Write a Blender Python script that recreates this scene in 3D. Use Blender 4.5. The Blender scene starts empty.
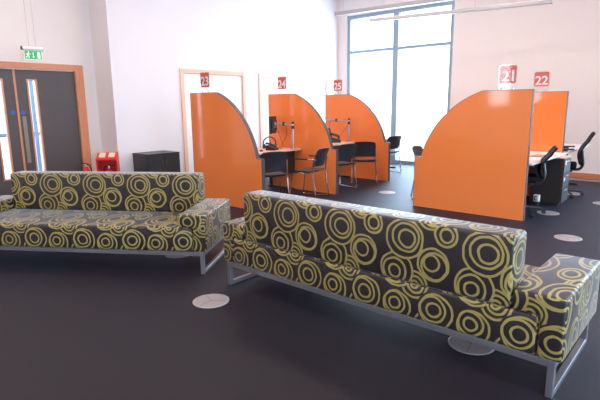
import bpy, bmesh, math, random
from mathutils import Vector, Matrix
random.seed(7)
PI = math.pi
scene = bpy.context.scene
COL = scene.collection
R = math.radians

# ------------------------------------------------------------------ materials
def lin(c):
    return tuple(((v/255)/12.92 if v/255 <= .04045 else ((v/255+.055)/1.055)**2.4) for v in c)

def pmat(name, col, rough=.5, metal=0., spec=.5, noise=0., nscale=30., bump=0., bscale=200., sheen=0., coat=0., emit=None, estr=0.):
    m = bpy.data.materials.new(name); m.use_nodes = True
    nt = m.node_tree; b = nt.nodes['Principled BSDF']
    b.inputs['Roughness'].default_value = rough; b.inputs['Metallic'].default_value = metal
    b.inputs['Specular IOR Level'].default_value = spec
    c = (*col, 1)
    b.inputs['Base Color'].default_value = c
    tc = nt.nodes.new('ShaderNodeTexCoord')
    if noise > 0:
        n = nt.nodes.new('ShaderNodeTexNoise'); n.inputs['Scale'].default_value = nscale; n.inputs['Detail'].default_value = 4
        mx = nt.nodes.new('ShaderNodeMix'); mx.data_type = 'RGBA'
        mx.inputs[6].default_value = tuple(v*(1-noise) for v in col)+(1,)
        mx.inputs[7].default_value = tuple(min(1, v*(1+noise)) for v in col)+(1,)
        nt.links.new(tc.outputs['Object'], n.inputs['Vector'])
        nt.links.new(n.outputs['Fac'], mx.inputs[0]); nt.links.new(mx.outputs[2], b.inputs['Base Color'])
    if bump > 0:
        n2 = nt.nodes.new('ShaderNodeTexNoise'); n2.inputs['Scale'].default_value = bscale
        bp = nt.nodes.new('ShaderNodeBump'); bp.inputs['Strength'].default_value = bump; bp.inputs['Distance'].default_value = .01
        nt.links.new(tc.outputs['Object'], n2.inputs['Vector'])
        nt.links.new(n2.outputs['Fac'], bp.inputs['Height']); nt.links.new(bp.outputs['Normal'], b.inputs['Normal'])
    if sheen: b.inputs['Sheen Weight'].default_value = sheen; b.inputs['Sheen Roughness'].default_value = .4
    if coat: b.inputs['Coat Weight'].default_value = coat; b.inputs['Coat Roughness'].default_value = .04
    if emit: b.inputs['Emission Color'].default_value = (*emit, 1); b.inputs['Emission Strength'].default_value = estr
    return m

def wood_mat(name, ca, cb, axis='Z', scale=6):
    m = bpy.data.materials.new(name); m.use_nodes = True
    nt = m.node_tree; b = nt.nodes['Principled BSDF']; b.inputs['Roughness'].default_value = .4
    tc = nt.nodes.new('ShaderNodeTexCoord'); mp = nt.nodes.new('ShaderNodeMapping')
    s = {'X': (1, 14, 14), 'Y': (14, 1, 14), 'Z': (14, 14, 1)}[axis]
    mp.inputs['Scale'].default_value = s
    n = nt.nodes.new('ShaderNodeTexNoise'); n.inputs['Scale'].default_value = scale; n.inputs['Detail'].default_value = 5
    mx = nt.nodes.new('ShaderNodeMix'); mx.data_type = 'RGBA'
    mx.inputs[6].default_value = (*ca, 1); mx.inputs[7].default_value = (*cb, 1)
    nt.links.new(tc.outputs['Object'], mp.inputs['Vector']); nt.links.new(mp.outputs['Vector'], n.inputs['Vector'])
    nt.links.new(n.outputs['Fac'], mx.inputs[0]); nt.links.new(mx.outputs[2], b.inputs['Base Color'])
    return m

def glass_mat(name, tint=(1, 1, 1), gloss=.04, rough=.02):
    m = bpy.data.materials.new(name); m.use_nodes = True
    nt = m.node_tree; nt.nodes.remove(nt.nodes['Principled BSDF']); out = nt.nodes['Material Output']
    t = nt.nodes.new('ShaderNodeBsdfTransparent'); t.inputs[0].default_value = (*tint, 1)
    g = nt.nodes.new('ShaderNodeBsdfGlossy'); g.inputs['Roughness'].default_value = rough
    lw = nt.nodes.new('ShaderNodeLayerWeight'); lw.inputs[0].default_value = .5
    pw = nt.nodes.new('ShaderNodeMath'); pw.operation = 'POWER'; pw.inputs[1].default_value = 5
    ma_ = nt.nodes.new('ShaderNodeMath'); ma_.operation = 'MULTIPLY_ADD'; ma_.inputs[1].default_value = .7; ma_.inputs[2].default_value = gloss
    nt.links.new(lw.outputs['Facing'], pw.inputs[0]); nt.links.new(pw.outputs[0], ma_.inputs[0])
    mx = nt.nodes.new('ShaderNodeMixShader')
    nt.links.new(ma_.outputs[0], mx.inputs[0]); nt.links.new(t.outputs[0], mx.inputs[1]); nt.links.new(g.outputs[0], mx.inputs[2])
    nt.links.new(mx.outputs[0], out.inputs[0])
    return m

def fabric_mat():
    """dark brown cloth with looping olive-yellow rings; coordinates in metres from the UV map"""
    m = bpy.data.materials.new('ring_pattern_fabric'); m.use_nodes = True
    nt = m.node_tree; N = nt.nodes; K = nt.links; b = N['Principled BSDF']
    uv = N.new('ShaderNodeUVMap'); uv.uv_map = 'UVMap'
    ns = N.new('ShaderNodeTexNoise'); ns.inputs['Scale'].default_value = 14; ns.inputs['Detail'].default_value = 1
    K.new(uv.outputs[0], ns.inputs['Vector'])
    wob = N.new('ShaderNodeVectorMath'); wob.operation = 'MULTIPLY_ADD'
    wob.inputs[1].default_value = (.014, .014, 0)
    K.new(ns.outputs['Color'], wob.inputs[0]); K.new(uv.outputs[0], wob.inputs[2])
    sx = N.new('ShaderNodeSeparateXYZ'); K.new(wob.outputs[0], sx.inputs[0])
    def M(op, *a):
        n = N.new('ShaderNodeMath'); n.operation = op
        for i, v in enumerate(a):
            if isinstance(v, (int, float)): n.inputs[i].default_value = v
            else: K.new(v, n.inputs[i])
        return n.outputs[0]
    P, Q = .485, .68
    U0 = -.068-.007; V0 = .007
    def dist(u, v):
        dx = M('WRAP', M('SUBTRACT', sx.outputs[0], u+U0), P/2, -P/2)
        dy = M('WRAP', M('SUBTRACT', sx.outputs[1], v+V0), Q/2, -Q/2)
        return M('SQRT', M('ADD', M('MULTIPLY', dx, dx), M('MULTIPLY', dy, dy)))
    hw = .0068
    circles = [  # (u, v, clip radius, rings (du, dv, r))
        (.170, .872, .088, [(0, 0, .085), (.008, -.006, .058), (.004, 0, .03)]),
        (.075, .432, .086, [(0, 0, .082), (.006, 0, .052), (.0, 0, .024)]),
        (-.062, .500, .118, [(.014, .004, .108), (0, -.008, .078), (.0, -.012, .040)]),
        (.205, .302, .106, [(.014, -.004, .103), (-.006, .004, .080), (.0, .0, .044)]),
        (-.056, .285, .098, [(.016, -.016, .092), (0, 0, .07), (.0, -.004, .037)]),
        (.190, .580, .100, [(0, 0, .096), (.008, -.010, .080), (-.010, .006, .048)]),
        (.262, .768, .068, [(0, 0, .066), (.004, -.002, .039)]),
        (0, .703, .124, [(0, 0, .121), (.008, .010, .088), (.018, .004, .054)]),
    ]
    val = None
    for (u, v, rc, rings) in circles:
        ring = None
        for (du, dv, r) in rings:
            d = dist(u+du, v+dv)
            e = M('SMOOTH_MIN', M('ABSOLUTE', M('SUBTRACT', d, r)), 9., 0.)
            s = M('SUBTRACT', 1., M('SMOOTHSTEP', e, 0, 1)) if False else M('LESS_THAN', e, hw)
            ring = s if ring is None else M('MAXIMUM', ring, s)
        if val is None: val = ring
        else:
            ins = M('LESS_THAN', dist(u, v), rc+hw*.6)
            val = M('ADD', M('MULTIPLY', val, M('SUBTRACT', 1., ins)), M('MULTIPLY', ring, ins))
            val = M('MINIMUM', val, 1.)
            # rings that poke past the clip circle still show
            val = M('MAXIMUM', val, M('MULTIPLY', ring, M('SUBTRACT', 1., ins)))
    # faint darker veins and weave in the ground cloth
    vo = N.new('ShaderNodeTexVoronoi'); vo.feature = 'DISTANCE_TO_EDGE'; vo.inputs['Scale'].default_value = 26
    K.new(wob.outputs[0], vo.inputs['Vector'])
    vein = M('LESS_THAN', vo.outputs['Distance'], .035)
    dk = N.new('ShaderNodeMix'); dk.data_type = 'RGBA'
    dk.inputs[6].default_value = (.019, .0125, .0135, 1); dk.inputs[7].default_value = (.009, .007, .0085, 1)
    K.new(M('MULTIPLY', vein, .75), dk.inputs[0])
    w = N.new('ShaderNodeTexNoise'); w.inputs['Scale'].default_value = 320; K.new(uv.outputs[0], w.inputs['Vector'])
    yl = N.new('ShaderNodeMix'); yl.data_type = 'RGBA'
    yl.inputs[6].default_value = (.29, .21, .05, 1); yl.inputs[7].default_value = (.40, .30, .085, 1)
    K.new(w.outputs['Fac'], yl.inputs[0])
    mx = N.new('ShaderNodeMix'); mx.data_type = 'RGBA'
    K.new(val, mx.inputs[0]); K.new(dk.outputs[2], mx.inputs[6]); K.new(yl.outputs[2], mx.inputs[7])
    K.new(mx.outputs[2], b.inputs['Base Color'])
    b.inputs['Roughness'].default_value = .44; b.inputs['Specular IOR Level'].default_value = .6
    b.inputs['Sheen Weight'].default_value = .42; b.inputs['Sheen Roughness'].default_value = .3; b.inputs['Sheen Tint'].default_value = (.86, .92, 1, 1)
    bp = N.new('ShaderNodeBump'); bp.inputs['Strength'].default_value = .15; bp.inputs['Distance'].default_value = .004
    K.new(w.outputs['Fac'], bp.inputs['Height']); K.new(bp.outputs['Normal'], b.inputs['Normal'])
    return m

def carpet_mat():
    m = bpy.data.materials.new('charcoal_carpet'); m.use_nodes = True
    nt = m.node_tree; N = nt.nodes; K = nt.links; b = N['Principled BSDF']
    tc = N.new('ShaderNodeTexCoord')
    n = N.new('ShaderNodeTexNoise'); n.inputs['Scale'].default_value = 170; n.inputs['Detail'].default_value = 3
    n2 = N.new('ShaderNodeTexNoise'); n2.inputs['Scale'].default_value = .9; n2.inputs['Detail'].default_value = 2
    K.new(tc.outputs['Object'], n.inputs['Vector']); K.new(tc.outputs['Object'], n2.inputs['Vector'])
    a = N.new('ShaderNodeMix'); a.data_type = 'RGBA'
    a.inputs[6].default_value = (.0058, .0034, .0046, 1); a.inputs[7].default_value = (.0165, .0102, .0130, 1)
    K.new(n.outputs['Fac'], a.inputs[0])
    K.new(a.outputs[2], b.inputs['Base Color'])
    b.inputs['Roughness'].default_value = .55; b.inputs['Specular IOR Level'].default_value = .27
    b.inputs['Sheen Weight'].default_value = .05; b.inputs['Sheen Roughness'].default_value = .35; b.inputs['Sheen Tint'].default_value = (.30, .50, 1, 1)
    bp = N.new('ShaderNodeBump'); bp.inputs['Strength'].default_value = .35; bp.inputs['Distance'].default_value = .006
    K.new(n.outputs['Fac'], bp.inputs['Height']); K.new(bp.outputs['Normal'], b.inputs['Normal'])
    return m

MT = dict(
    wall=pmat('warm_white_paint', (.79, .705, .66), .6, noise=.015, nscale=3, bump=.04, bscale=90),
    wall_cool=pmat('white_paint', (.76, .695, .685), .6, noise=.015, nscale=3, bump=.04, bscale=90),
    ceil=pmat('ceiling_paint', (.82, .80, .78), .7, noise=.01),
    carpet=carpet_mat(),
    orange=pmat('orange_laminate', (.86, .225, .058), .07, spec=.5, noise=.02, nscale=2),
    trim=pmat('grey_edge_band', (.075, .074, .076), .55, spec=.3, noise=.03),
    wood=wood_mat('ash_timber', lin((196, 122, 84)), lin((222, 152, 112)), 'Z'),
    woodp=wood_mat('pale_timber', lin((222, 172, 144)), lin((236, 192, 166)), 'Z'),
    woodx=wood_mat('skirting_timber', lin((190, 112, 72)), lin((214, 138, 96)), 'X'),
    doorgrey=pmat('dark_grey_door_laminate', (.085, .070, .068), .42, noise=.05, nscale=4),
    white=pmat('white_gloss', (.82, .81, .79), .35, noise=.01),
    desk=wood_mat('pale_pink_desk_laminate', lin((214, 172, 152)), lin((226, 188, 168)), 'Y', 3),
    deskw=pmat('off_white_desk_laminate', (.70, .66, .62), .4, noise=.03, nscale=5),
    dark=pmat('charcoal_laminate', (.030, .027, .027), .42, noise=.08, nscale=5),
    darkped=pmat('graphite_metal', (.030, .026, .024), .45, noise=.06, nscale=8),
    plastic=pmat('black_plastic', (.022, .022, .026), .38, noise=.06, nscale=60),
    chairshell=pmat('charcoal_chair_plastic', (.030, .030, .036), .42, noise=.05, nscale=40),
    seatpad=pmat('dark_plum_seat_cloth', (.060, .040, .045), .7, noise=.12, nscale=120),
    seatcloth=pmat('black_upholstery', (.010, .0095, .0105), .75, spec=.15, noise=.15, nscale=150),
    chrome=pmat('chrome', (.75, .76, .78), .12, metal=1., noise=.01),
    steel=pmat('satin_steel', (.50, .51, .53), .30, metal=1., noise=.02, nscale=40),
    frame=pmat('silver_painted_steel', (.30, .29, .31), .35, metal=.7, noise=.02, nscale=40),
    alum=pmat('grey_aluminium', (.42, .41, .43), .4, metal=.3, noise=.02),
    winframe=pmat('blue_grey_window_frame', (.27, .36, .44), .4, metal=.1, noise=.02),
    glass=glass_mat('clear_glass'),
    acrylic=glass_mat('clear_acrylic', (.97, .97, .97), gloss=.03, rough=.05),
    signred=pmat('coral_red_sign', (.74, .125, .075), .25, noise=.01),
    signwhite=pmat('white_lettering', (.9, .88, .87), .4, noise=.01),
    green=pmat('exit_green', (.04, .42, .11), .4, emit=(.04, .5, .14), estr=.12, noise=.01),
    exitwhite=pmat('exit_white', (.85, .9, .85), .4, emit=(.9, 1, .9), estr=.15, noise=.01),
    blue=pmat('blue_disc', (.055, .11, .42), .4, noise=.02),
    red=pmat('red_plastic', (.66, .022, .012), .3, noise=.04, nscale=8),
    label=pmat('cream_label', (.72, .58, .45), .5, noise=.25, nscale=40),
    disc=pmat('pinkish_grey_floor_lid', (.34, .28, .265), .45, noise=.05, nscale=25),
    discrim=pmat('floor_lid_rim', (.38, .33, .315), .35, noise=.04),
    seam=pmat('dark_seam', (.17, .13, .13), .6, noise=.05),
    paper=pmat('paper', (.78, .74, .70), .7, noise=.05, nscale=12),
    card=pmat('brown_card', (.42, .27, .19), .6, noise=.1, nscale=9),
    ground=pmat('pale_paving', (.6, .6, .6), .8, noise=.08, nscale=2),
    tan=pmat('tan_brushed_plate', (.30, .26, .21), .35, metal=.5, noise=.12, nscale=9),
    fabric=fabric_mat(),
    grille=pmat('grey_floor_grille', (.30, .27, .27), .5, metal=.3, noise=.05),
)

# ------------------------------------------------------------------ mesh helpers
def link(name, bm, mat, parent=None, smooth=False, loc=None, rotz=None):
    me = bpy.data.meshes.new(name)
    bmesh.ops.recalc_face_normals(bm, faces=bm.faces)
    bm.to_mesh(me); bm.free()
    for mm in (mat if isinstance(mat, (list, tuple)) else [mat]): me.materials.append(mm)
    if smooth:
        for p in me.polygons: p.use_smooth = True
        me.set_sharp_from_angle(angle=R(38))
    o = bpy.data.objects.new(name, me); COL.objects.link(o)
    if parent: o.parent = parent
    if loc: o.location = loc
    if rotz is not None: o.rotation_euler = (0, 0, rotz)
    return o

def tag(o, label=None, cat=None, group=None, kind=None):
    if label: o['label'] = label
    if cat: o['category'] = cat
    if group: o['group'] = group
    if kind: o['kind'] = kind
    return o

def thing(name, label, cat, loc=(0, 0, 0), rotz=0, group=None):
    o = bpy.data.objects.new(name, None); COL.objects.link(o)
    o.empty_display_size = .1
    o.location = loc; o.rotation_euler = (0, 0, rotz)
    return tag(o, label, cat, group)

def dup(root, loc, rotz, label, group=None):
    def cp(o, par):
        c = o.copy(); COL.objects.link(c); c.parent = par
        for ch in list(o.children): cp(ch, c)
        return c
    r = cp(root, None); r.location = loc; r.rotation_euler = (0, 0, rotz); r['label'] = label
    if group: r['group'] = group
    return r

def box(bm, x0, x1, y0, y1, z0, z1, bev=0., seg=2):
    r = bmesh.ops.create_cube(bm, size=1)
    vs = r['verts']
    bmesh.ops.scale(bm, vec=(x1-x0, y1-y0, z1-z0), verts=vs)
    bmesh.ops.translate(bm, vec=((x0+x1)/2, (y0+y1)/2, (z0+z1)/2), verts=vs)
    if bev > 0:
        es = list({e for v in vs for e in v.link_edges})
        bmesh.ops.bevel(bm, geom=es, offset=bev, segments=seg, profile=.5, affect='EDGES')
    return bm

def nb(*a, **k):
    bm = bmesh.new(); return box(bm, *a, **k)

def tube(bm, pts, r, n=8, closed=False):
    pts = [Vector(p) for p in pts]; rings = []
    L = len(pts)
    up = None
    for i, p in enumerate(pts):
        if closed: t = (pts[(i+1) % L]-pts[i-1]).normalized()
        else: t = (pts[min(i+1, L-1)]-pts[max(i-1, 0)]).normalized()
        if up is None: up = Vector((0, 0, 1)) if abs(t.z) < .9 else Vector((1, 0, 0))
        a = t.cross(up).normalized(); c = a.cross(t).normalized(); up = c
        rr = r[i] if isinstance(r, (list, tuple)) else r
        rings.append([bm.verts.new(p+a*math.cos(2*PI*k/n)*rr+c*math.sin(2*PI*k/n)*rr) for k in range(n)])
    for i in range(L if closed else L-1):
        A, B = rings[i], rings[(i+1) % L]
        for k in range(n): bm.faces.new((A[k], A[(k+1) % n], B[(k+1) % n], B[k]))
    if not closed:
        bm.faces.new(rings[0][::-1]); bm.faces.new(rings[-1])
    return bm

def smooth_path(pts, rad=.04, k=4):
    """round the corners of a polyline"""
    pts = [Vector(p) for p in pts]; out = [pts[0]]
    for i in range(1, len(pts)-1):
        a, b, c = pts[i-1], pts[i], pts[i+1]
        d1 = min(rad, (a-b).length*.45); d2 = min(rad, (c-b).length*.45)
        p, q = b+(a-b).normalized()*d1, b+(c-b).normalized()*d2
        for j in range(k+1):
            t = j/k; out.append(p*(1-t)**2+b*2*t*(1-t)+q*t*t)
    out.append(pts[-1]); return out

def lathe(bm, prof, n=24, c=(0, 0, 0)):
    rings = []
    for (r, z) in prof:
        rings.append([bm.verts.new((c[0]+r*math.cos(2*PI*k/n), c[1]+r*math.sin(2*PI*k/n), c[2]+z)) for k in range(n)])
    for A, B in zip(rings, rings[1:]):
        for k in range(n): bm.faces.new((A[k], A[(k+1) % n], B[(k+1) % n], B[k]))
    bm.faces.new(rings[0][::-1]); bm.faces.new(rings[-1]); return bm

def prism(bm, poly, y0, y1, ax='Y'):
    """extrude a polygon given in (x,z) along y (or in (y,z) along x for ax='X', or (x,y) along z for 'Z')"""
    def P(a, b, t):
        return {'Y': (a, t, b), 'X': (t, a, b), 'Z': (a, b, t)}[ax]
    A = [bm.verts.new(P(a, b, y0)) for a, b in poly]; B = [bm.verts.new(P(a, b, y1)) for a, b in poly]
    n = len(poly)
    bm.faces.new(A[::-1]); bm.faces.new(B)
    for i in range(n): bm.faces.new((A[i], A[(i+1) % n], B[(i+1) % n], B[i]))
    return bm

def shell(bm, f, nu, nv, th):
    """closed thin shell: f(u,v) -> point, thickness th along the local normal"""
    def nrm(u, v):
        e = 1e-3
        a = Vector(f(u+e, v))-Vector(f(u-e, v)); b = Vector(f(u, v+e))-Vector(f(u, v-e))
        return a.cross(b).normalized()
    F = [[None]*(nv+1) for _ in range(nu+1)]; Bk = [[None]*(nv+1) for _ in range(nu+1)]
    for i in range(nu+1):
        for j in range(nv+1):
            u, v = i/nu, j/nv; p = Vector(f(u, v)); n = nrm(u, v)
            F[i][j] = bm.verts.new(p+n*th/2); Bk[i][j] = bm.verts.new(p-n*th/2)
    for i in range(nu):
        for j in range(nv):
            bm.faces.new((F[i][j], F[i+1][j], F[i+1][j+1], F[i][j+1]))
            bm.faces.new((Bk[i][j], Bk[i][j+1], Bk[i+1][j+1], Bk[i+1][j]))
    for i in range(nu):
        bm.faces.new((F[i][0], Bk[i][0], Bk[i+1][0], F[i+1][0])); bm.faces.new((F[i][nv], F[i+1][nv], Bk[i+1][nv], Bk[i][nv]))
    for j in range(nv):
        bm.faces.new((F[0][j], F[0][j+1], Bk[0][j+1], Bk[0][j])); bm.faces.new((F[nu][j], Bk[nu][j], Bk[nu][j+1], F[nu][j+1]))
    return bm

def rrect(w, h, r, cx=0, cz=0, k=5):
    pts = []
    for (sx, sz, a0) in ((1, 1, 0), (-1, 1, 90), (-1, -1, 180), (1, -1, 270)):
        for j in range(k+1):
            a = R(a0+90*j/k); pts.append((cx+sx*(w/2-r)+r*math.cos(a), cz+sz*(h/2-r)+r*math.sin(a)))
    return pts

def text_bm(txt, size, depth=.003, bold=.0):
    cu = bpy.data.curves.new('lettering', 'FONT'); cu.body = txt; cu.size = size; cu.extrude = depth/2; cu.offset = bold
    cu.align_x = 'CENTER'; cu.align_y = 'CENTER'
    o = bpy.data.objects.new('lettering', cu); COL.objects.link(o)
    dg = bpy.context.evaluated_depsgraph_get()
    me = bpy.data.meshes.new_from_object(o.evaluated_get(dg))
    bm = bmesh.new(); bm.from_mesh(me)
    bpy.data.objects.remove(o); bpy.data.meshes.remove(me); bpy.data.curves.remove(cu)
    return bm

def struct(name, bm, mat, parent=None, smooth=False):
    o = link(name, bm, mat, parent, smooth)
    if not parent: o['kind'] = 'structure'
    return o

# ------------------------------------------------------------------ room shell
XA, XB, YR, YC, ZC = -8.75, -8.156, 4.34, 10.82, 4.5
XR, YF = 3.6, -3.6
struct('floor', nb(XA-.3, XR+.2, YF-.2, YC+.2, -.12, 0), MT['carpet'])
struct('ceiling', nb(XA-.3, XR+.2, YF-.2, YC+.2, ZC, ZC+.12), MT['ceil'])
g = struct('ground', nb(-60, 60, -60, 70, -.4, -.13), MT['ground'])

def wall_y(name, y0, y1, x0, x1, holes, mat):
    """wall running along x between y0..y1 with holes (xa,xb,za,zb)"""
    bm = bmesh.new(); cur = x0
    for (a, b, za, zb) in sorted(holes):
        if a > cur: box(bm, cur, a, y0, y1, 0, ZC)
        if za > 0: box(bm, a, b, y0, y1, 0, za)
        if zb < ZC: box(bm, a, b, y0, y1, zb, ZC)
        cur = b
    if cur < x1: box(bm, cur, x1, y0, y1, 0, ZC)
    return struct(name, bm, mat)

def wall_x(name, x0, x1, y0, y1, holes, mat):
    bm = bmesh.new(); cur = y0
    for (a, b, za, zb) in sorted(holes):
        if a > cur: box(bm, x0, x1, cur, a, 0, ZC)
        if za > 0: box(bm, x0, x1, a, b, 0, za)
        if zb < ZC: box(bm, x0, x1, a, b, zb, ZC)
        cur = b
    if cur < y1: box(bm, x0, x1, cur, y1, 0, ZC)
    return struct(name, bm, mat)

DA0, DA1, DAH = 1.885, 4.115, 2.22            # grey double door, outer frame
D23 = (5.74, 7.44, 2.212); D24 = (7.85, 10.39, 2.205)
WX0, WX1, WZ1 = -7.87, -4.93, 3.74
wall_x('wall_left', XA-.2, XA, YF, YR, [(DA0, DA1, 0, DAH)], MT['wall'])
wall_y('wall_left_return', YR, YR+.2, XA-.2, XB-.2, [], MT['wall_cool'])
wall_x('wall_left_far', XB-.2, XB, YR, YC, [(D23[0], D23[1], 0, D23[2]), (D24[0], D24[1], 0, D24[2])], MT['wall_cool'])
wall_y('wall_back', YC, YC+.2, XB-.2, XR+.2, [(WX0, WX1, 0, WZ1), (-.6, 3.2, 0, WZ1)], MT['wall'])
RW = [(-1.6, 3.6, .15, 3.7)]
wall_x('wall_right', XR, XR+.2, YF, YC, RW, MT['wall'])
FW = (-6.25, -5.5, 1.38, 2.85)
wall_y('wall_front', YF-.2, YF, XA-.2, XR+.2, [FW], MT['wall'])

# skirting boards
def skirt(name, x0, x1, y0, y1): struct(name, nb(x0, x1, y0, y1, 0, .115, bev=.004, seg=1), MT['woodx'])
skirt('baseboard_back', WX1+.02, -.62, YC-.018, YC)
skirt('baseboard_left_far', XB, XB+.018, YR, D23[0])
skirt('baseboard_left_return', XA, XB+.018, YR-.018, YR)
skirt('baseboard_left', XA, XA+.018, DA1, YR-.018)
skirt('baseboard_left_near', XA, XA+.018, YF, DA0)

# ------------------------------------------------------------------ grey double door with vision panels
door = bpy.data.objects.new('door_1', None); COL.objects.link(door); door['kind'] = 'structure'; door.location = (XA, 3.0, 0)
bm = bmesh.new()
FWD = .145
for s in (-1, 1):
    a, b = sorted((s*1.115, s*(1.115-FWD)))
    box(bm, -.16, .022, a, b, 0, DAH, bev=.004, seg=1)
box(bm, -.16, .022, -1.115+FWD, 1.115-FWD, DAH-.105, DAH, bev=.004, seg=1)
link('door_frame', bm, MT['wood'], door)
V0, V1, VZ0, VZ1 = .174, .338, .33, 1.96
for s in (1, -1):
    bm = bmesh.new()
    lx0, lx1, e0, e1 = -.075, -.03, .016, .966
    def yb(a, b): return sorted((s*a, s*b))
    a, b = yb(e0, V0); box(bm, lx0, lx1, a, b, .008, 2.108)
    a, b = yb(V1, e1); box(bm, lx0, lx1, a, b, .008, 2.108)
    a, b = yb(V0, V1); box(bm, lx0, lx1, a, b, .008, VZ0); box(bm, lx0, lx1, a, b, VZ1, 2.108)
    leaf = link('door_leaf', bm, MT['doorgrey'], door)
    bm = bmesh.new()
    t = .026
    a, b = yb(V0, V0+t); box(bm, lx0-.008, lx1+.01, a, b, VZ0, VZ1)
    a, b = yb(V1-t, V1); box(bm, lx0-.008, lx1+.01, a, b, VZ0, VZ1)
    a, b = yb(V0+t, V1-t); box(bm, lx0-.008, lx1+.01, a, b, VZ0, VZ0+t); box(bm, lx0-.008, lx1+.01, a, b, VZ1-t, VZ1)
    link('vision_panel_frame', bm, MT['wood'], leaf)
    a, b = yb(V0+t, V1-t)
    link('vision_panel_glass', nb(-.056, -.050, a, b, VZ0+t, VZ1-t), MT['glass'], leaf)
    a, b = yb(.0005, e0); link('leaf_lipping', nb(lx0, lx1+.004, a, b, .008, 2.108), MT['wood'], leaf)
    bm = lathe(bmesh.new(), [(.001, 0), (.036, 0), (.036, .003), (.001, .003)], 24)
    bmesh.ops.rotate(bm, verts=bm.verts, cent=(0, 0, 0), matrix=Matrix.Rotation(PI/2, 3, 'Y'))
    d = link('door_notice', bm, MT['blue'], leaf, loc=(lx1, s*.076, 1.42)); d['label'] = 'round blue fire door notice'
    if s > 0:
        p = link('push_plate', nb(lx1, lx1+.004, .052, .112, .59, 1.36, bev=.001, seg=1), MT['tan'], leaf)
# lobby glazing seen through the vision panels
bm = bmesh.new()
for y in (3.20, 3.66, 2.2): box(bm, -9.98, -9.90, y-.035, y+.035, -.13, 2.7)
for z in (.0, 1.0, 2.66): box(bm, -9.97, -9.91, 1.5, 4.6, z-.03, z+.04)
struct('trim_1', bm, MT['winframe'])
# ------------------------------------------------------------------ white double doors with pale timber frames
def white_door(name, y0, y1, h):
    root = bpy.data.objects.new(name, None); COL.objects.link(root); root['kind'] = 'structure'; root.location = (XB, (y0+y1)/2, 0)
    w = (y1-y0)/2; f = .085
    bm = bmesh.new()
    box(bm, -.15, .02, -w, -w+f, 0, h, bev=.004, seg=1); box(bm, -.15, .02, w-f, w, 0, h, bev=.004, seg=1)
    box(bm, -.15, .02, -w+f, w-f, h-f, h, bev=.004, seg=1)
    link('door_frame', bm, MT['woodp'], root)
    for s in (-1, 1):
        a, b = sorted((s*.003, s*(w-f-.004)))
        lf = link('door_leaf', nb(-.06, -.014, a, b, .008, h-f-.004), MT['white'], root)
        for z in (.25, .9, 1.55, 1.86, 2.0)[2:4]:
            bm = tube(bmesh.new(), [(-.008, s*(w-f-.004), z-.05), (-.008, s*(w-f-.004), z+.05)], .009)
            link('hinge', bm, MT['steel'], lf, smooth=True)
white_door('door_2', *D23); white_door('door_3', *D24)

# ------------------------------------------------------------------ windows
def window(name, axis, off, a0, a1, z0, z1, mull, trans, fw=.07, depth=.10, mat='winframe'):
    """glazed frame in the plane axis=off; a0..a1 along the wall"""
    root = bpy.data.objects.new(name, None); COL.objects.link(root); root['kind'] = 'structure'
    def B(bm, a, b, za, zb, d0, d1):
        if axis == 'y': box(bm, a, b, off+d0, off+d1, za, zb)
        else: box(bm, off+d0, off+d1, a, b, za, zb)
    bm = bmesh.new()
    B(bm, a0, a0+fw, z0, z1, 0, depth); B(bm, a1-fw, a1, z0, z1, 0, depth)
    B(bm, a0+fw, a1-fw, z1-fw, z1, 0, depth); B(bm, a0+fw, a1-fw, z0, z0+fw, 0, depth)
    link('window_frame', bm, MT[mat], root)
    for c, w in mull:
        bm = bmesh.new(); B(bm, c-w/2, c+w/2, z0+fw, z1-fw, -.01, depth); link('mullion', bm, MT[mat], root)
    cuts = [a0+fw]+[v for c, w in mull for v in (c-w/2, c+w/2)]+[a1-fw]
    for t in trans:
        for i in range(0, len(cuts), 2):
            bm = bmesh.new(); B(bm, cuts[i], cuts[i+1], t-.035, t+.035, -.005, depth); link('transom', bm, MT[mat], root)
    zz = [z0+fw]+[v for t in trans for v in (t-.035, t+.035)]+[z1-fw]
    for i in range(0, len(cuts), 2):
        for j in range(0, len(zz), 2):
            bm = bmesh.new(); B(bm, cuts[i], cuts[i+1], zz[j], zz[j+1], depth*.5, depth*.5+.008); link('window_glass', bm, MT['glass'], root)
    return root
window('window_1', 'y', YC+.04, WX0, WX1, 0, WZ1, [(-6.42, .15)], [2.83], fw=.09)
window('window_5', 'y', YC+.04, -.6, 3.2, 0, WZ1, [(.67, .1), (1.93, .1)], [2.83], fw=.09)
for i, (a, b, c, d) in enumerate(RW):
    n = 3
    window('window_%d' % (i+2), 'x', XR+.05, a, b, c, d, [(a+(b-a)*k/(n+1), .07) for k in range(1, n+1)], [2.6])
window('window_4', 'y', YF-.15, FW[0], FW[1], FW[2], FW[3], [], [], fw=.05)

# ------------------------------------------------------------------ sofas
def box_uv(bm, du=0., dv=0., back=False):
    uvl = bm.loops.layers.uv.new('UVMap')
    bm.normal_update(); hd_ = max(v.co.y for v in bm.verts)
    for f in bm.faces:
        n = f.normal
        ax = max(range(3), key=lambda i: abs(n[i]))
        for l in f.loops:
            x, y, z = l.vert.co; yy = y*.6
            if ax == 1: uv = (-x, z) if n.y > 0 else (x, z)
            elif ax == 2: uv = (-x, .83+(hd_-y)) if back else (x+.12, yy+.1)
            else: uv = (y+.1, z+.02)
            l[uvl].uv = (uv[0]+du, uv[1]+dv)
    return bm

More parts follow.
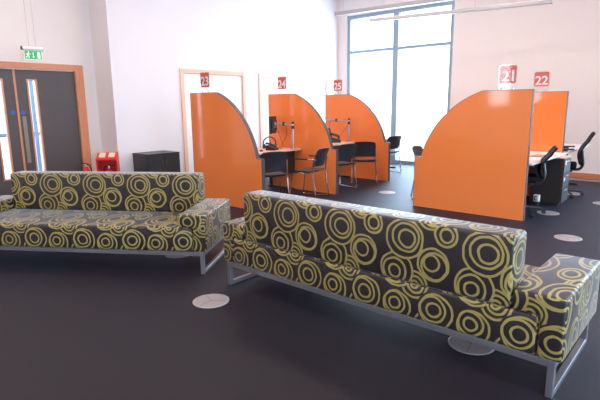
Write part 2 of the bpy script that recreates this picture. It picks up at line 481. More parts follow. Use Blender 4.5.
SL, SD = 2.61, .82
def cushion(x0, x1, y0, y1, z0, z1, bev, puff=0.):
    bm = bmesh.new(); box(bm, x0, x1, y0, y1, z0, z1, bev=bev, seg=4)
    return bm
def make_sofa(label, loc, rotz):
    s = thing('sofa', label, 'sofa', loc, rotz, None)
    hl, hd, aw = SL/2, SD/2, .262
    ow = .125
    link('seat_base', box_uv(cushion(-hl+ow+.003, hl-ow-.003, -hd, hd, .207, .432, .022)), MT['fabric'], s, smooth=True)
    link('backrest', box_uv(cushion(-hl+aw+.004, hl-aw-.004, hd-.205, hd, .430, .822, .024), back=True), MT['fabric'], s, smooth=True)
    for sg in (-1, 1):
        pl = [(sg*hl, .207), (sg*hl, .548), (sg*(hl-aw), .548), (sg*(hl-aw), .433), (sg*(hl-ow), .433), (sg*(hl-ow), .207)]
        bm = prism(bmesh.new(), pl, -hd, hd)
        bmesh.ops.recalc_face_normals(bm, faces=bm.faces)
        bmesh.ops.bevel(bm, geom=list(bm.edges), offset=.020, segments=4, profile=.5, affect='EDGES')
        link('armrest', box_uv(bm, du=.17*sg), MT['fabric'], s, smooth=True)
    # steel under-frame with a sled loop at each end
    t = .036
    bm = bmesh.new()
    box(bm, -hl+.03, hl-.03, -hd+.012, -hd+.012+t, .168, .205, bev=.003, seg=1)
    box(bm, -hl+.03, hl-.03, hd-.012-t, hd-.012, .168, .205, bev=.003, seg=1)
    for x in (-.5, .5): box(bm, x-.02, x+.02, -hd+.06, hd-.06, .170, .203)
    link('frame_rail', bm, MT['frame'], s)
    for sg in (-1, 1):
        bm = bmesh.new()
        xa, xb = sorted((sg*(hl-.032), sg*(hl-.032-t)))
        box(bm, xa, xb, -hd+.010, -hd+.010+t, 0, .205, bev=.003, seg=1)
        box(bm, xa, xb, hd-.010-t, hd-.010, 0, .205, bev=.003, seg=1)
        box(bm, xa, xb, -hd+.010+t, hd-.010-t, .0, .034, bev=.003, seg=1)
        box(bm, xa, xb, -hd+.010+t, hd-.010-t, .165, .205, bev=.003, seg=1)
        link('sled_leg', bm, MT['frame'], s)
    return s
make_sofa('long sofa seen from behind, yellow rings on dark brown cloth, in the foreground', (-1.80, 2.932, 0), PI)
make_sofa('long sofa with its seat facing us, ringed dark fabric, in front of the grey doors', (-4.705, 2.183, 0), R(33.7))

# ------------------------------------------------------------------ orange screens
PX, TH = 1.56, .062
def screen_outline(d=0., sgn=1):
    """outline in (x,z), x=0 at the tall end, running to +x; d = outward offset"""
    ST, H = .745, 1.672
    (ax, az), (bx, bz), (cx, cz) = (.612, H), (1.185, 1.29), (1.462, ST)
    D = 2*(ax*(bz-cz)+bx*(cz-az)+cx*(az-bz))
    ux = ((ax*ax+az*az)*(bz-cz)+(bx*bx+bz*bz)*(cz-az)+(cx*cx+cz*cz)*(az-bz))/D
    uz = ((ax*ax+az*az)*(cx-bx)+(bx*bx+bz*bz)*(ax-cx)+(cx*cx+cz*cz)*(bx-ax))/D
    rad = math.hypot(ax-ux, az-uz); t0, t1 = math.atan2(az-uz, ax-ux), math.atan2(cz-uz, cx-ux)
    pts = [(0-d, 0), (0-d, H+d)]
    n = 26
    for i in range(n+1):
        t = t0+(t1-t0)*i/n
        pts.append((ux+(rad+d)*math.cos(t), uz+(rad+d)*math.sin(t)))
    pts[2] = (pts[2][0], H+d); pts[-1] = (cx+d, ST+d)
    pts += [(PX+d, ST+d), (PX+d, 0)]
    return [(p[0]*sgn, p[1]) for p in pts]
def make_screen(loc, sgn, label):
    s = thing('desk_screen', label, 'screen', loc, 0, 'orange curved screens between the desks')
    s.scale = (1, 1, 1.010 if sgn > 0 else .987)
    link('panel', prism(bmesh.new(), screen_outline(0, sgn), 0.002, TH-.002), MT['orange'], s)
    a, b = screen_outline(.0005, sgn), screen_outline(.005, sgn)
    bm = bmesh.new()
    rows = []
    for pa, pb in zip(a, b):
        rows.append([bm.verts.new((pa[0], 0, pa[1])), bm.verts.new((pb[0], 0, pb[1])), bm.verts.new((pb[0], TH, pb[1])), bm.verts.new((pa[0], TH, pa[1]))])
    for A, B in zip(rows, rows[1:]):
        for k in range(4): bm.faces.new((A[k], A[(k+1) % 4], B[(k+1) % 4], B[k]))
    bm.faces.new(rows[0][::-1]); bm.faces.new(rows[-1])
    e = link('edge_trim', bm, MT['trim'], s); e['label'] = 'grey edge trim'
    return s
SCR = [((-6.43, 4.70, 0), 1, 'orange curved desk screen under the number 23, nearest the left sofa'),
       ((-6.46, 6.457, 0), 1, 'orange curved desk screen under the number 24, between two booths'),
       ((-6.53, 8.24, 0), 1, 'orange curved desk screen under the number 25, nearest the tall window'),
       ((-1.876, 6.437, 0), -1, 'large orange desk screen under the glaring number 21 sign, behind the front sofa'),
       ((-1.90, 8.20, 0), -1, 'orange desk screen under the number 22, mostly hidden behind another screen')]
for a in SCR: make_screen(*a)
def make_sign(num, x, y, label, turn=0):
    s = thing('desk_number_sign', label, 'sign', (x, y+TH/2, 1.693 if x < -4 else 1.655), R(turn), 'desk number signs')
    z0 = .082; w, h = (.205, .215)
    link('holder', prism(bmesh.new(), rrect(w+.03, h+z0+.02, .03, 0, (h+z0+.02)/2), .003, .006), MT['acrylic'], s)
    link('plate', prism(bmesh.new(), rrect(w, h, .022, 0, z0+h/2), -.003, .0025), MT['signred'], s)
    link('cover_sheet', prism(bmesh.new(), rrect(w+.03, h+.02, .03, 0, z0+h/2), -.0075, -.0052), MT['acrylic'], s)
    bm = text_bm(num, .185, .002, .004)
    bmesh.ops.rotate(bm, verts=bm.verts, cent=(0, 0, 0), matrix=Matrix.Rotation(PI/2, 3, 'X'))
    xs = [v.co.x for v in bm.verts]; zs = [v.co.z for v in bm.verts]
    bmesh.ops.translate(bm, verts=bm.verts, vec=(-(min(xs)+max(xs))/2, -.0042, z0+h*.42-(min(zs)+max(zs))/2))
    link('number', bm, MT['signwhite'], s)
    for dx in (-.07, .07):
        link('clip', nb(dx-.008, dx+.008, -.007, .009, 0, .035, bev=.002, seg=1), MT['steel'], s)
make_sign('23', -6.085, 4.70, 'red number 23 sign standing on the left orange screen')
make_sign('24', -6.14, 6.457, 'red number 24 sign standing on an orange screen before a white door')
make_sign('25', -6.235, 8.24, 'red number 25 sign standing on an orange screen beside the window')
make_sign('21', -2.195, 6.437, 'number 21 sign washed out by glare on the big orange screen')
make_sign('22', -2.285, 8.20, 'red number 22 sign in front of the plain back wall', 3.5)

# ------------------------------------------------------------------ desks
def make_desk(x0, x1, y0, y1, label, top, panel_x):
    d = thing('desk', label, 'desk', ((x0+x1)/2, (y0+y1)/2, 0), 0, 'desks between the orange screens')
    hx, hy = (x1-x0)/2, (y1-y0)/2; cx = (x0+x1)/2
    link('desktop', nb(-hx, hx, -hy, hy, .712, .740, bev=.003, seg=1), top, d)
    link('modesty_panel', nb(panel_x-cx-.012, panel_x-cx+.012, -hy+.03, hy-.03, .30, .711), MT['dark'], d)
    for sy in (-1, 1):
        bm = bmesh.new()
        yy = sy*(hy-.05)
        box(bm, -hx+.05, -hx+.10, yy-.02, yy+.02, .03, .711); box(bm, -hx+.02, hx-.15, yy-.025, yy+.025, 0, .03, bev=.004, seg=1)
        link('leg', bm, MT['dark'], d)
G = TH+.012
make_desk(-6.45, -5.66, 4.70+G, 6.457-.014, 'pale desk between screens 23 and 24 with the monitor bracket', MT['desk'], -5.80)
make_desk(-6.45, -5.70, 6.457+G, 8.24-.014, 'pale desk between screens 24 and 25 with an empty bracket', MT['desk'], -5.84)
make_desk(-6.45, -5.72, 8.24+G, 10.1, 'pale desk beyond screen 25, close to the window', MT['desk'], -5.9)
make_desk(-2.70, -1.83, 6.437+G, 8.20-.014, 'off white desk between screens 21 and 22 with papers', MT['deskw'], -2.55)
make_desk(-2.70, -1.85, 8.20+G, 10.0, 'off white desk behind screen 22, nearest the back wall', MT['deskw'], -2.55)

# monitor arms
def arm_post(x, y, h=1.17):
    bm = tube(bmesh.new(), [(0, 0, 0), (0, 0, h-.74)], .017, 12)
    return bm
ma = thing('desk_monitor', 'small black screen seen almost edge-on, on a steel bracket by screen 24', 'monitor', (-5.72, 6.30, .74), 0)
def arm_parts(root, elbow, tip, hz):
    link('post', tube(bmesh.new(), [(0, 0, .012), (0, 0, hz+.02)], .018, 12), MT['steel'], root, smooth=True)
    link('clamp_base', nb(-.045, .045, -.045, .045, 0, .012, bev=.003, seg=1), MT['steel'], root)
    link('cap', lathe(bmesh.new(), [(.022, 0), (.024, .01), (.024, .03), (.015, .04)], 14, (0, 0, hz+.005)), MT['plastic'], root, smooth=True)
    link('collar', lathe(bmesh.new(), [(.019, 0), (.027, .003), (.027, .055), (.019, .058)], 14, (0, 0, hz-.085)), MT['plastic'], root, smooth=True)
    bm = tube(bmesh.new(), [(0, 0, hz-.025), elbow], .014, 10); link('arm', bm, MT['steel'], root, smooth=True)
    bm = tube(bmesh.new(), [elbow, tip], .013, 10); link('forearm', bm, MT['steel'], root, smooth=True)
    bm = lathe(bmesh.new(), [(.021, -.03), (.023, -.02), (.023, .03), (.019, .035)], 12, elbow); link('elbow_joint', bm, MT['plastic'], root, smooth=True)
arm_parts(ma, (-.20, -.02, .43), (-.33, -.05, .44), .43)
mon_rot = R(-62)
def on_arm(name, bm, mat, par=None, sm=False):
    bmesh.ops.rotate(bm, verts=bm.verts, cent=(0, 0, 0), matrix=Matrix.Rotation(mon_rot, 3, 'Z'))
    bmesh.ops.translate(bm, verts=bm.verts, vec=(-.395, -.06, .26))
    return link(name, bm, MT[mat], par or ma, smooth=sm)
# screen faces -y, bracket side +y before turning
sc_ = on_arm('screen_case', nb(-.19, .19, -.035, -.012, 0, .30, bev=.005), 'plastic')
on_arm('display', nb(-.178, .178, -.0365, -.035, .015, .288), 'dark', sc_)
on_arm('rear_housing', nb(-.12, .12, -.012, .018, .05, .25, bev=.01), 'plastic', sc_)
on_arm('mount_plate', nb(-.055, .055, .018, .026, .10, .21, bev=.002, seg=1), 'steel')
on_arm('tilt_joint', tube(bmesh.new(), [(0, .026, .16), (0, .055, .16)], .02, 10), 'steel', sm=True)
mb = thing('monitor_stand', 'empty steel monitor bracket on the desk by screen 25', 'monitor stand', (-5.82, 8.10, .74), 0)
arm_parts(mb, (-.32, .0, .435), (-.60, .0, .425), .44)
# hanging cables
def cable(name, pts, r, label, cat='cable'):
    P = [Vector(p) for p in pts]; out = []
    for i in range(len(P)-1):
        p0, p1, p2, p3 = P[max(i-1, 0)], P[i], P[i+1], P[min(i+2, len(P)-1)]
        for j in range(6):
            t = j/6
            out.append(.5*((2*p1)+(-p0+p2)*t+(2*p0-5*p1+4*p2-p3)*t*t+(-p0+3*p1-3*p2+p3)*t**3))
    out.append(P[-1])
    bm = tube(bmesh.new(), out, r, 6)
    c = link(name, bm, MT['plastic'], smooth=True)
    return tag(c, label, cat)
cable('cable', [(-6.04, 6.22, 1.12), (-5.95, 6.2, 1.0), (-5.9, 6.2, .86), (-5.88, 6.2, .78), (-5.93, 6.19, .745)], .005, 'thin black cable drooping from the black screen to the desk')
cable('cable', [(-5.86, 6.28, 1.15), (-5.82, 6.25, 1.0), (-5.86, 6.22, .88), (-5.93, 6.2, .79), (-5.96, 6.18, .745)], .004, 'thin black cable looping from the steel bracket by screen 24')
cable('cable', [(-6.30, 8.10, 1.155), (-6.32, 8.1, 1.05), (-6.37, 8.08, .93)], .004, 'short cable hanging from the far end of the empty bracket')
cable('cable', [(-5.83, 8.08, 1.08), (-5.93, 8.05, .95), (-6.05, 8.05, .83), (-6.12, 8.05, .745)], .004, 'slack cable from the post of the empty bracket')

# desk telephone / headset
def make_headset(loc, rz, label):
    h = thing('headset', label, 'headset', loc, rz, None)
    pts = [(.085*math.cos(a), 0, .085+.085*math.sin(a)) for a in [R(-30+240*i/16) for i in range(17)]]
    link('headband', tube(bmesh.new(), pts, .009, 8), MT['plastic'], h, smooth=True)
    for s in (-1, 1):
        bm = tube(bmesh.new(), [(s*.060, 0, .042), (s*.066, 0, .042), (s*.090, 0, .042), (s*.094, 0, .042)], [.026, .034, .034, .026], 14)
        link('earpiece', bm, MT['plastic'], h, smooth=True)
    bm = tube(bmesh.new(), [(.08, 0, .03), (.075, -.06, .014), (.05, -.10, .010)], .004, 6)
    link('microphone_boom', bm, MT['plastic'], h, smooth=True)
    return h
make_headset((-6.08, 6.08, .735), R(55), 'black headset standing on the desk below the black screen').scale = (1.3, 1.3, 1.25)
def make_phone(loc, rz, label):
    p = thing('desk_phone', label, 'telephone', loc, rz, None)
    bm = prism(bmesh.new(), [(-.09, 0), (.09, 0), (.09, .035), (-.09, .085)], -.075, .075); link('phone_body', bm, MT['plastic'], p)
    link('screen_stand', tube(bmesh.new(), [(-.03, .02, .06), (-.06, .03, .18)], .012, 8), MT['plastic'], p, smooth=True)
    bm = tube(bmesh.new(), smooth_path([(-.085, -.05, .10), (-.08, -.05, .125), (.06, -.05, .085), (.065, -.05, .05)], .025), [.02]*1+[.016]*10+[.02]*1 if False else .016, 10)
    link('handset', bm, MT['plastic'], p, smooth=True)
    return p
make_phone((-5.86, 5.92, .74), R(20), 'low black telephone lying among cables on the desk by screen 24')
make_phone((-6.02, 7.86, .74), R(40), 'black telephone standing on the desk by screen 25').scale = (1.5, 1.5, 1.6)
ms = lathe(bmesh.new(), [(.028, 0), (.032, .008), (.028, .02), (.012, .03), (.002, .032)], 16)
bmesh.ops.scale(ms, vec=(1, 1.7, 1), verts=ms.verts)
o = link('computer_mouse', ms, MT['plastic'], smooth=True, loc=(-5.86, 5.66, .74), rotz=R(60)); tag(o, 'small black mouse near the edge of the desk by screen 24', 'mouse')

# ------------------------------------------------------------------ visitor chairs
def make_chair(name, label, loc, rz, arms=False):
    c = thing(name, label, 'chair', loc, rz, 'visitor chairs at the booths')
    def seatf(u, v):
        x = (u-.5)*.46*(1-.06*v); y = -.225+.43*v
        z = .450-.016*math.sin(PI*u)*(1-.3*v)-.022*max(0, (.22-v)/.22)**2+.03*max(0, (v-.85)/.15)**2
        return (x, y, z)
    link('seat', shell(bmesh.new(), seatf, 12, 12, .016), MT['chairshell'], c, smooth=True)
    def padf(u, v):
        p = seatf(.04+.92*u, .05+.88*v); return (p[0], p[1], p[2]+.013)
    link('seat_pad', shell(bmesh.new(), padf, 10, 10, .012), MT['seatpad'], c, smooth=True)
    def backf(u, v):
        w = .425-.05*abs(v-.45)*1.4-(.05 if v > .93 else 0)*(v-.93)/.07
        x = (u-.5)*w
        y = .205+.055*v+.05*v*v+.045*math.sin(PI*u)-.03
        z = .535+.290*v-.012*(2*u-1)**2*v
        return (x, y, z)
    link('backrest', shell(bmesh.new(), backf, 14, 12, .012), MT['chairshell'], c, smooth=True)
    for s in (-1, 1):
        pts = [(s*.203, .222, .70), (s*.209, .205, .54), (s*.215, .19, .425), (s*.235, .25, .011), (s*.235, -.235, .011), (s*.205, -.19, .425), (s*.19, -.10, .432), (s*.19, .12, .432)]
        link('leg_frame', tube(bmesh.new(), smooth_path(pts, .03), .0105, 8), MT['chrome'], c, smooth=True)
        if arms:
            link('armrest', nb(s*.255-.022, s*.255+.022, -.13, .12, .645, .668, bev=.008), MT['plastic'], c, smooth=True)
            link('armrest_support', tube(bmesh.new(), smooth_path([(s*.255, .10, .652), (s*.25, .20, .652), (s*.205, .245, .645)], .04), .009, 8), MT['chrome'], c, smooth=True)
    bm = tube(bmesh.new(), [(-.19, -.10, .43), (.19, -.10, .43)], .009, 8); tube(bm, [(-.19, .10, .43), (.19, .10, .43)], .009, 8)
    link('crossbar', bm, MT['chrome'], c, smooth=True)
    return c
# local front is -y; rz turns it
FX = lambda dx, dy: math.atan2(dx, -dy)      # rotation so that local -y points along (dx,dy)
ch = make_chair('visitor_chair', 'dark chair tucked in at the desk just right of screen 23', (-5.27, 5.27, 0), FX(-.86, .50))
dup(ch, (-5.25, 6.99, 0), FX(-.97, .22), 'dark chair at the desk between screens 24 and 25, the nearer one, left')
dup(ch, (-5.19, 7.74, 0), FX(-.55, .83), 'dark chair against screen 25, right of its twin')
dup(ch, (-5.66, 9.27, 0), FX(-.97, .25), 'chair bleached by light beyond screen 25, in front of the window')
dup(ch, (-3.50, 7.15, 0), FX(1, .1), 'chair almost hidden behind the low end of screen 21')
make_chair('visitor_armchair', 'dark chair with two arm pads, turned sideways in front of screen 24', (-5.09, 5.98, 0), FX(-.97, -.20), arms=True)

# ------------------------------------------------------------------ office chairs
def make_office_chair(label, loc, rz, bh=.52, ah=.0):
    c = thing('office_chair', label, 'office chair', loc, rz, 'staff office chairs')
    bm = nb(-.24, .24, -.27, .17, .455, .535, bev=.035, seg=4); link('seat', bm, MT['seatcloth'], c, smooth=True)
    def backf(u, v):
        w = .46-.10*v*v
        x = (u-.5)*w
        y = .215-.045*math.sin(PI*min(1, v*1.35))+.13*max(v,0)**2.6+.035*math.cos(PI*(u-.5))*-1+.03
        z = .52+bh*v
        return (x, y, z)
    link('backrest', shell(bmesh.new(), backf, 12, 16, .022), MT['seatcloth'], c, smooth=True)
    bm = tube(bmesh.new(), smooth_path([(0, .05, .43), (0, .22, .43), (0, .262, .52), (0, .225, .74)], .06), .022, 8); link('back_bar', bm, MT['plastic'], c, smooth=True)
    for s in (-1, 1):
        ar = link('armrest', nb(s*.29-.04, s*.29+.04, -.15, .12, .715+ah, .74+ah, bev=.01), MT['plastic'], c, smooth=True)
        link('armrest_post', nb(s*.29-.018, s*.29+.018, -.05, .03, .47, .715+ah, bev=.006), MT['plastic'], ar)
        link('armrest_bracket', nb(min(s*.10, s*.30), max(s*.10, s*.30), -.045, .025, .44, .468, bev=.004, seg=1), MT['plastic'], ar)
    link('mechanism', nb(-.09, .09, -.13, .12, .395, .455, bev=.012), MT['plastic'], c)
    bm = tube(bmesh.new(), [(.06, -.02, .42), (.26, -.02, .40), (.29, -.02, .40)], [.006, .006, .014], 8); link('lever', bm, MT['plastic'], c, smooth=True)
    link('gas_column', lathe(bmesh.new(), [(.03, .09), (.03, .25), (.02, .252), (.02, .40)], 14), MT['plastic'], c, smooth=True)
    link('base_hub', lathe(bmesh.new(), [(.03, .06), (.045, .065), (.045, .115), (.032, .125)], 16), MT['plastic'], c, smooth=True)
    for k in range(5):
        a = 2*PI*k/5+.5; d = Vector((math.cos(a), math.sin(a), 0))
        lg = link('base_leg', tube(bmesh.new(), [d*.03+Vector((0, 0, .095)), d*.17+Vector((0, 0, .085)), d*.29+Vector((0, 0, .068))], [.022, .019, .013], 8), MT['plastic'], c, smooth=True)
        t = Vector((-d.y, d.x, 0)); p = d*.29+Vector((0, 0, .028))
        bm = bmesh.new()
        for w in (-1, 1): tube(bm, [p+t*w*.008, p+t*w*.024], .028, 12)
        tube(bm, [p+Vector((0, 0, .0)), p+Vector((0, 0, .042))], .007, 6)
        link('castor', bm, MT['plastic'], lg, smooth=True)
    return c
make_office_chair('black office chair reclined beside the drawer unit, behind screen 21', (-2.05, 6.91, 0), FX(-.955, -.29), .40, -.04)
make_office_chair('black office chair in front of the plain back wall, past the drawer unit', (-1.96, 8.70, 0), FX(-.98, -.20), .50, .045)

# drawer pedestal
pd = thing('drawer_pedestal', 'dark grey drawer unit at the end of the desk by screen 22', 'drawer unit', (-1.95, 7.925, 0), 0)
link('carcass', nb(-.24, .185, -.185, .185, .03, .69, bev=.004, seg=1), MT['darkped'], pd)
link('plinth', nb(-.22, .16, -.17, .17, 0, .03), MT['plastic'], pd)
link('top', nb(-.24, .205, -.187, .187, .6905, .708, bev=.003, seg=1), MT['desk'], pd)
for z0, z1 in ((.045, .255), (.262, .472), (.479, .683)):
    dr = link('drawer', nb(.186, .203, -.178, .178, z0, z1, bev=.003, seg=1), MT['darkped'], pd)
    link('handle', nb(.203, .212, -.07, .07, z1-.05, z1-.03, bev=.003, seg=1), MT['steel'], dr)
st = link('sticker', nb(.2125-.009, .2055, -.13, -.07, .60, .66), MT['paper'], pd); st['label'] = 'small white sticker'
st = link('sticker', nb(.2125-.009, .2055, -.11, -.04, .585, .598), MT['red'], pd); st['label'] = 'small red sticker'
st = link('sticker', nb(.2125-.009, .2055, -.14, -.08, .36, .41), MT['paper'], pd); st['label'] = 'small white sticker'
st = link('sticker', nb(.2125-.009, .2055, -.08, -.04, .39, .42), MT['red'], pd); st['label'] = 'small red sticker'
# white socket box with looping lead by the chair
sk = thing('socket_box', 'white socket box with a dark lead, low behind screen 21', 'socket', (-2.02, 7.52, 0), R(-15))
link('box_body', nb(-.04, .04, -.025, .025, .07, .17, bev=.006), MT['white'], sk)
link('foot_plate', nb(-.03, .03, -.02, .02, 0, .0705), MT['plastic'], sk)
pts = [(.022*math.cos(a), -.029, .12+.026*math.sin(a)) for a in [R(50+260*i/12) for i in range(13)]]
link('lead', tube(bmesh.new(), pts, .007, 6), MT['plastic'], sk, smooth=True)
# papers on the staff desks
for i, (x, y, rz, m, lb) in enumerate([(-1.98, 7.82, .2, 'paper', 'white papers on the desk edge against screen 22'),
                                   (-1.99, 7.45, -.1, 'card', 'brown card folder lying flat on the desk by screen 21'),
                                   (-1.96, 6.95, .1, 'paper', 'white sheets lying on the desk right behind screen 21')]):
    bm = bmesh.new()
    for k in range(4): 
        box(bm, -.105, .105, -.148, .148, k*.0032, k*.0032+.003)
    o = link('paper_pile', bm, MT[m], loc=(x, y, .740), rotz=rz); tag(o, lb, 'papers')
o = link('document_tray', nb(-.13, .13, -.17, .17, 0, .06, bev=.006), MT['card'], loc=(-2.45, 8.60, .74), rotz=.1); tag(o, 'brown tray at the back of the desk behind screen 22', 'tray')

# ------------------------------------------------------------------ low cabinet, fire point
cb = thing('low_cabinet', 'low black cabinet standing against the white wall left of screen 23', 'cabinet', (-7.885, 4.94, 0), 0)
link('carcass', nb(-.255, .235, -.33, .33, .04, .645, bev=.003, seg=1), MT['dark'], cb)
link('plinth', nb(-.24, .21, -.31, .31, 0, .04), MT['plastic'], cb)
link('top', nb(-.258, .258, -.334, .334, .6455, .667, bev=.003, seg=1), MT['dark'], cb)
for s in (-1, 1):
    a, b = sorted((s*.002, s*.328))
    d = link('door', nb(.236, .254, a, b, .045, .64, bev=.002, seg=1), MT['dark'], cb)
    link('handle', nb(.254, .262, s*.035-.006, s*.035+.006, .42, .54, bev=.002, seg=1), MT['steel'], d)

fs = thing('fire_extinguisher_stand', 'red plastic stand with a sloping labelled top, in the wall corner', 'extinguisher stand', (-8.03, 4.07, 0), R(52))
fs.scale = (.86, .86, .985)
# local: opening faces -y
bm = bmesh.new()
prof = [(-.20, 0), (-.20, .62), (-.17, .695), (-.13, .72), (.13, .72), (.17, .695), (.20, .62), (.20, 0)]
box(bm, -.20, .20, .10, .13, 0, .60)
for s in (-1, 1):
    a, b = sorted((s*.20, s*.17)); box(bm, a, b, -.12, .10, 0, .60, bev=.006, seg=1)
box(bm, -.20, .20, -.14, .13, 0, .05, bev=.008, seg=2)
link('stand_body', bm, MT['red'], fs)
bm = prism(bmesh.new(), [(-.15, .600), (.13, .600), (.13, .725), (.10, .735), (-.13, .650), (-.15, .635)], -.20, .20, 'X')
bmesh.ops.bevel(bm, geom=list(bm.edges), offset=.012, segments=2, affect='EDGES')
hd = link('hood', bm, MT['red'], fs, smooth=True)
def slope(y): return .650+(y+.13)/.23*.085
for x0, x1 in ((-.15, -.03), (.03, .15)):
    bm = bmesh.new()
    v = [bm.verts.new((x, y, slope(y)+dz)) for dz in (.001, .004) for (x, y) in ((x0, -.10), (x1, -.10), (x1, .07), (x0, .07))]
    for q in ((3, 2, 1, 0), (4, 5, 6, 7), (0, 1, 5, 4), (1, 2, 6, 5), (2, 3, 7, 6), (3, 0, 4, 7)): bm.faces.new([v[i] for i in q])
    lbx = link('instruction_label', bm, MT['label'], hd)
def make_ext(loc, rz, label, h=.50):
    e = thing('fire_extinguisher', label, 'fire extinguisher', loc, rz, 'fire extinguishers')
    link('cylinder', lathe(bmesh.new(), [(.06, 0), (.07, .01), (.07, h-.12), (.06, h-.07), (.03, h-.03), (.022, h)], 20), MT['red'], e, smooth=True)
    link('valve', lathe(bmesh.new(), [(.018, h-.001), (.02, h+.03), (.014, h+.05)], 12), MT['steel'], e, smooth=True)
    link('handle', tube(bmesh.new(), [(-.02, 0, h+.045), (.04, 0, h+.06), (.11, 0, h+.05)], .011, 8), MT['plastic'], e, smooth=True)
    link('hose', tube(bmesh.new(), smooth_path([(-.01, 0, h+.03), (-.07, 0, h+.05), (-.11, 0, h-.05), (-.095, 0, .16)], .05), .011, 8), MT['plastic'], e, smooth=True)
    return e
make_ext((-8.03, 4.08, .05), R(25), 'red extinguisher standing inside the red plastic stand', .40)
make_ext((-8.36, 3.84, 0), R(200), 'red extinguisher with a black hose, left of the red stand', .48)

# ------------------------------------------------------------------ floor box lids
def make_disc(label, loc):
    d = thing('floor_box', label, 'floor outlet', (loc[0], loc[1], 0), .4, 'round floor outlets')
    link('rim', lathe(bmesh.new(), [(.142, 0), (.142, .003), (.134, .006), (.128, .006), (.128, 0)], 36), MT['discrim'], d)
    link('lid', lathe(bmesh.new(), [(.1275, .0005), (.1275, .0052), (.001, .0056)], 36), MT['disc'], d)
    bm = bmesh.new()
    for k in range(3):
        a = 2*PI*k/3+.3; ca, sa = math.cos(a), math.sin(a); w = .0022
        p = [(-sa*w, ca*w), (sa*w, -ca*w), (ca*.125+sa*w, sa*.125-ca*w), (ca*.125-sa*w, sa*.125+ca*w)]
        prism(bm, p, .0054, .0062, 'Z')
    link('seam', bm, MT['seam'], d)
    return d
d0 = make_disc('round floor outlet lid on open carpet between the two sofas', (-2.895, 2.21))
for lb, x, y in (('round floor outlet lid on the carpet right of screen 21', -1.23, 5.92), ('round floor outlet lid under the front sofa, partly in view', -1.075, 2.836),
                 ('round floor outlet lid in the aisle left of screen 21', -4.32, 7.14), ('round floor outlet lid peeking from under the left sofa', -4.126, 2.77),
                 ('dull round floor outlet lid under the near office chair', -1.756, 7.133), ('round floor outlet lid cut by the right edge, near the drawer unit', -1.30, 8.31),
                 ('round floor outlet lid under the far office chair', -1.83, 8.92)):
    dup(d0, (x, y, 0), .4, lb)
gr = thing('floor_grille', 'long grey metal grille in the floor along the back wall', 'grille', (-1.5, 10.62, 0), 0)
link('grille_frame', nb(-.9, .9, -.10, .10, 0, .006), MT['grille'], gr)
bm = bmesh.new()
for k in range(14): box(bm, -.88, .88, -.088+k*.013, -.082+k*.013, .006, .009)
link('slats', bm, MT['alum'], gr)

# ------------------------------------------------------------------ exit sign
ex = thing('exit_sign', 'green and white exit sign hanging above the grey doors', 'exit sign', (-8.40, 3.185, 2.24), 0)
link('lamp_housing', tube(bmesh.new(), [(0, -.155, .17), (0, .155, .17)], .032, 16), MT['white'], ex, smooth=True)
link('end_cap', tube(bmesh.new(), [(0, -.166, .17), (0, -.155, .17)], .033, 16), MT['plastic'], ex, smooth=True)
bl = link('blade', nb(-.004, .004, -.132, .132, 0, .142), MT['exitwhite'], ex)
link('green_field', nb(.004, .0055, -.125, .125, .008, .134), MT['green'], bl)
bm = bmesh.new()  # running man (local y to the right as seen), arrow, doorway
def stroke(p, r):
    for (a, b), (c, d) in zip(p, p[1:]):
        L = math.hypot(c-a, d-b); nx, nz = -(d-b)/L*r, (c-a)/L*r
        prism(bm, [(a+nx, b+nz), (a-nx, b-nz), (c-nx, d-nz), (c+nx, d+nz)], .0056, .0072, 'X')
lathe_pts = [(-.066+.012*math.cos(2*PI*k/12), .112+.012*math.sin(2*PI*k/12)) for k in range(12)]
prism(bm, lathe_pts, .0056, .0072, 'X')
stroke([(-.072, .096), (-.082, .062)], .010); stroke([(-.080, .064), (-.062, .046), (-.068, .022)], .006)
stroke([(-.084, .062), (-.092, .040), (-.112, .032)], .006); stroke([(-.070, .092), (-.052, .078), (-.040, .086)], .0045); stroke([(-.074, .094), (-.096, .086), (-.104, .068)], .0045)
link('running_figure', bm, MT['exitwhite'], bl)
bm = bmesh.new(); stroke([(0, .11), (0, .05)], .006); prism(bm, [(-.018, .05), (0, .024), (.018, .05)], .0056, .0072, 'X'); link('arrow', bm, MT['exitwhite'], bl)
bm = bmesh.new(); prism(bm, [(.062, .02), (.105, .02), (.105, .118), (.062, .118)], .0056, .0072, 'X'); link('doorway', bm, MT['exitwhite'], bl)
for y in (-.05, .05):
    link('hanging_wire', tube(bmesh.new(), [(0, y, .20), (0, y, ZC-2.24)], .003, 6), MT['alum'], ex)

# ------------------------------------------------------------------ linear pendants
def make_pendant(label, a, b, z, wires):
    a, b = Vector(a), Vector(b); L = (b-a).length; c = (a+b)/2; rz = math.atan2(b.y-a.y, b.x-a.x)
    p = thing('linear_pendant', label, 'pendant light', (c.x, c.y, z), rz, 'linear pendant lights')
    link('housing', nb(-L/2, L/2, -.045, .045, 0, .062, bev=.006, seg=2), MT['alum'], p)
    link('diffuser', nb(-L/2+.02, L/2-.02, -.034, .034, -.004, .002), MT['white'], p)
    for s in (-1, 1):
        link('end_plate', nb(min(s*L/2, s*(L/2+.004)), max(s*L/2, s*(L/2+.004)), -.046, .046, -.001, .063), MT['alum'], p)
    for w in wires:
        link('hanging_wire', tube(bmesh.new(), [(w*L, 0, .06), (w*L, 0, ZC-z)], .003, 6), MT['alum'], p)
make_pendant('grey linear pendant hanging across the window, the left one near the wall corner', (-5.79, 7.614), (-3.2, 7.842), 3.12, (-.44, -.12, .3))
make_pendant('long grey linear pendant crossing window and back wall, the lower right one', (-5.736, 8.676), (-2.513, 9.269), 3.12, (-.3, .12, .44))

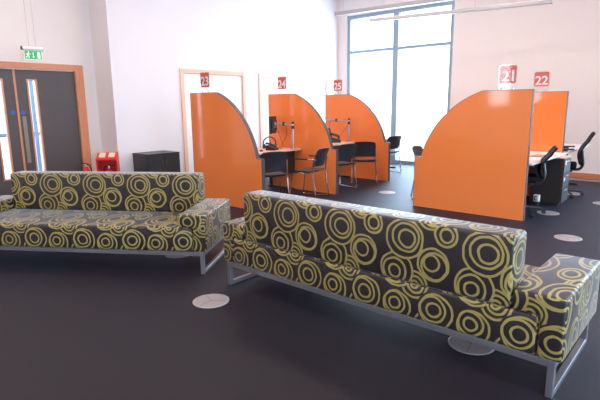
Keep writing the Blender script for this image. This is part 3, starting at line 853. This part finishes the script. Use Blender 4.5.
# ------------------------------------------------------------------ light
w = bpy.data.worlds.new('World'); scene.world = w; w.use_nodes = True
nt = w.node_tree; bg = nt.nodes['Background']
tc = nt.nodes.new('ShaderNodeTexCoord'); sp = nt.nodes.new('ShaderNodeSeparateXYZ'); rp = nt.nodes.new('ShaderNodeValToRGB')
rp.color_ramp.elements[0].position = .0; rp.color_ramp.elements[0].color = (.56, .77, 1, 1)
rp.color_ramp.elements[1].position = .7; rp.color_ramp.elements[1].color = (.40, .63, 1., 1)
nt.links.new(tc.outputs['Generated'], sp.inputs[0]); nt.links.new(sp.outputs[2], rp.inputs[0]); nt.links.new(rp.outputs[0], bg.inputs[0])
bg.inputs[1].default_value = 6.5

def area(name, loc, rot, sx, sy, power, col, portal=False, spread=PI):
    l = bpy.data.lights.new(name, 'AREA'); l.shape = 'RECTANGLE'; l.size = sx; l.size_y = sy; l.energy = power; l.color = col; l.spread = spread
    o = bpy.data.objects.new(name, l); COL.objects.link(o); o.location = loc; o.rotation_euler = rot
    if portal: l.cycles.is_portal = True
    return o
# daylight at the windows
area('daylight_portal', ((WX0+WX1)/2, YC+.25, WZ1/2), (R(-90), 0, 0), WX1-WX0, WZ1, 1, (1, 1, 1), portal=True)
area('daylight_portal', (1.3, YC+.25, WZ1/2), (R(-90), 0, 0), 3.8, WZ1, 1, (1, 1, 1), portal=True)
for (a, b, c, d) in RW:
    area('daylight_portal', (XR+.3, (a+b)/2, (c+d)/2), (0, R(90), 0), d-c, b-a, 1, (1, 1, 1), portal=True)
area('window_daylight', (XR+.35, 1.0, 1.95), (0, R(90), 0), 3.4, 5.0, 310, (.46, .68, 1.))
area('window_daylight', ((FW[0]+FW[1])/2, YF-.35, (FW[2]+FW[3])/2), (R(90), 0, 0), .72, 1.44, 14, (1, .98, .95))
area('window_daylight', (1.3, YC+.32, 1.95), (R(-90), 0, 0), 3.6, 3.4, 200, (.60, .78, 1.))
area('window_daylight', ((WX0+WX1)/2, YC+.32, 1.95), (R(-90), 0, 0), 2.6, 3.4, 260, (.62, .80, 1.))
# ceiling lamps
for x in (-6.9, -3.0, 0.9):
    for y in (-1.5, 2.0, 5.4, 8.0):
        area('ceiling_lamp', (-5.4 if x < -6 and y > 4 else x, y, ZC-.03), (0, 0, 0), 1.2, .6, 44, (1, .80, .66))

# ------------------------------------------------------------------ camera
f_px, pitch, roll, yaw = 485.0, 0.194199, 0.010908, 0.724221
fw = Vector((-math.sin(yaw)*math.cos(pitch), math.cos(yaw)*math.cos(pitch), -math.sin(pitch)))
r = Vector((math.cos(yaw), math.sin(yaw), 0)); dn = fw.cross(r)
r2 = r*math.cos(roll)+dn*math.sin(roll); d2 = -r*math.sin(roll)+dn*math.cos(roll)
cam = bpy.data.cameras.new('camera'); cam.sensor_width = 36; cam.lens = f_px*36/600; cam.clip_start = .05; cam.clip_end = 300
co = bpy.data.objects.new('camera', cam); COL.objects.link(co)
m = Matrix((r2, -d2, -fw)).transposed().to_4x4(); m.translation = Vector((0, 0, 1.5)); co.matrix_world = m
scene.camera = co
scene.view_settings.view_transform = 'Standard'; scene.view_settings.look = 'None'
scene.view_settings.exposure = 0.17; scene.view_settings.gamma = 1; scene.view_settings.use_curve_mapping = False
scene.cycles.max_bounces = 10; scene.cycles.diffuse_bounces = 5; scene.cycles.transparent_max_bounces = 12
scene.cycles.sample_clamp_indirect = 8
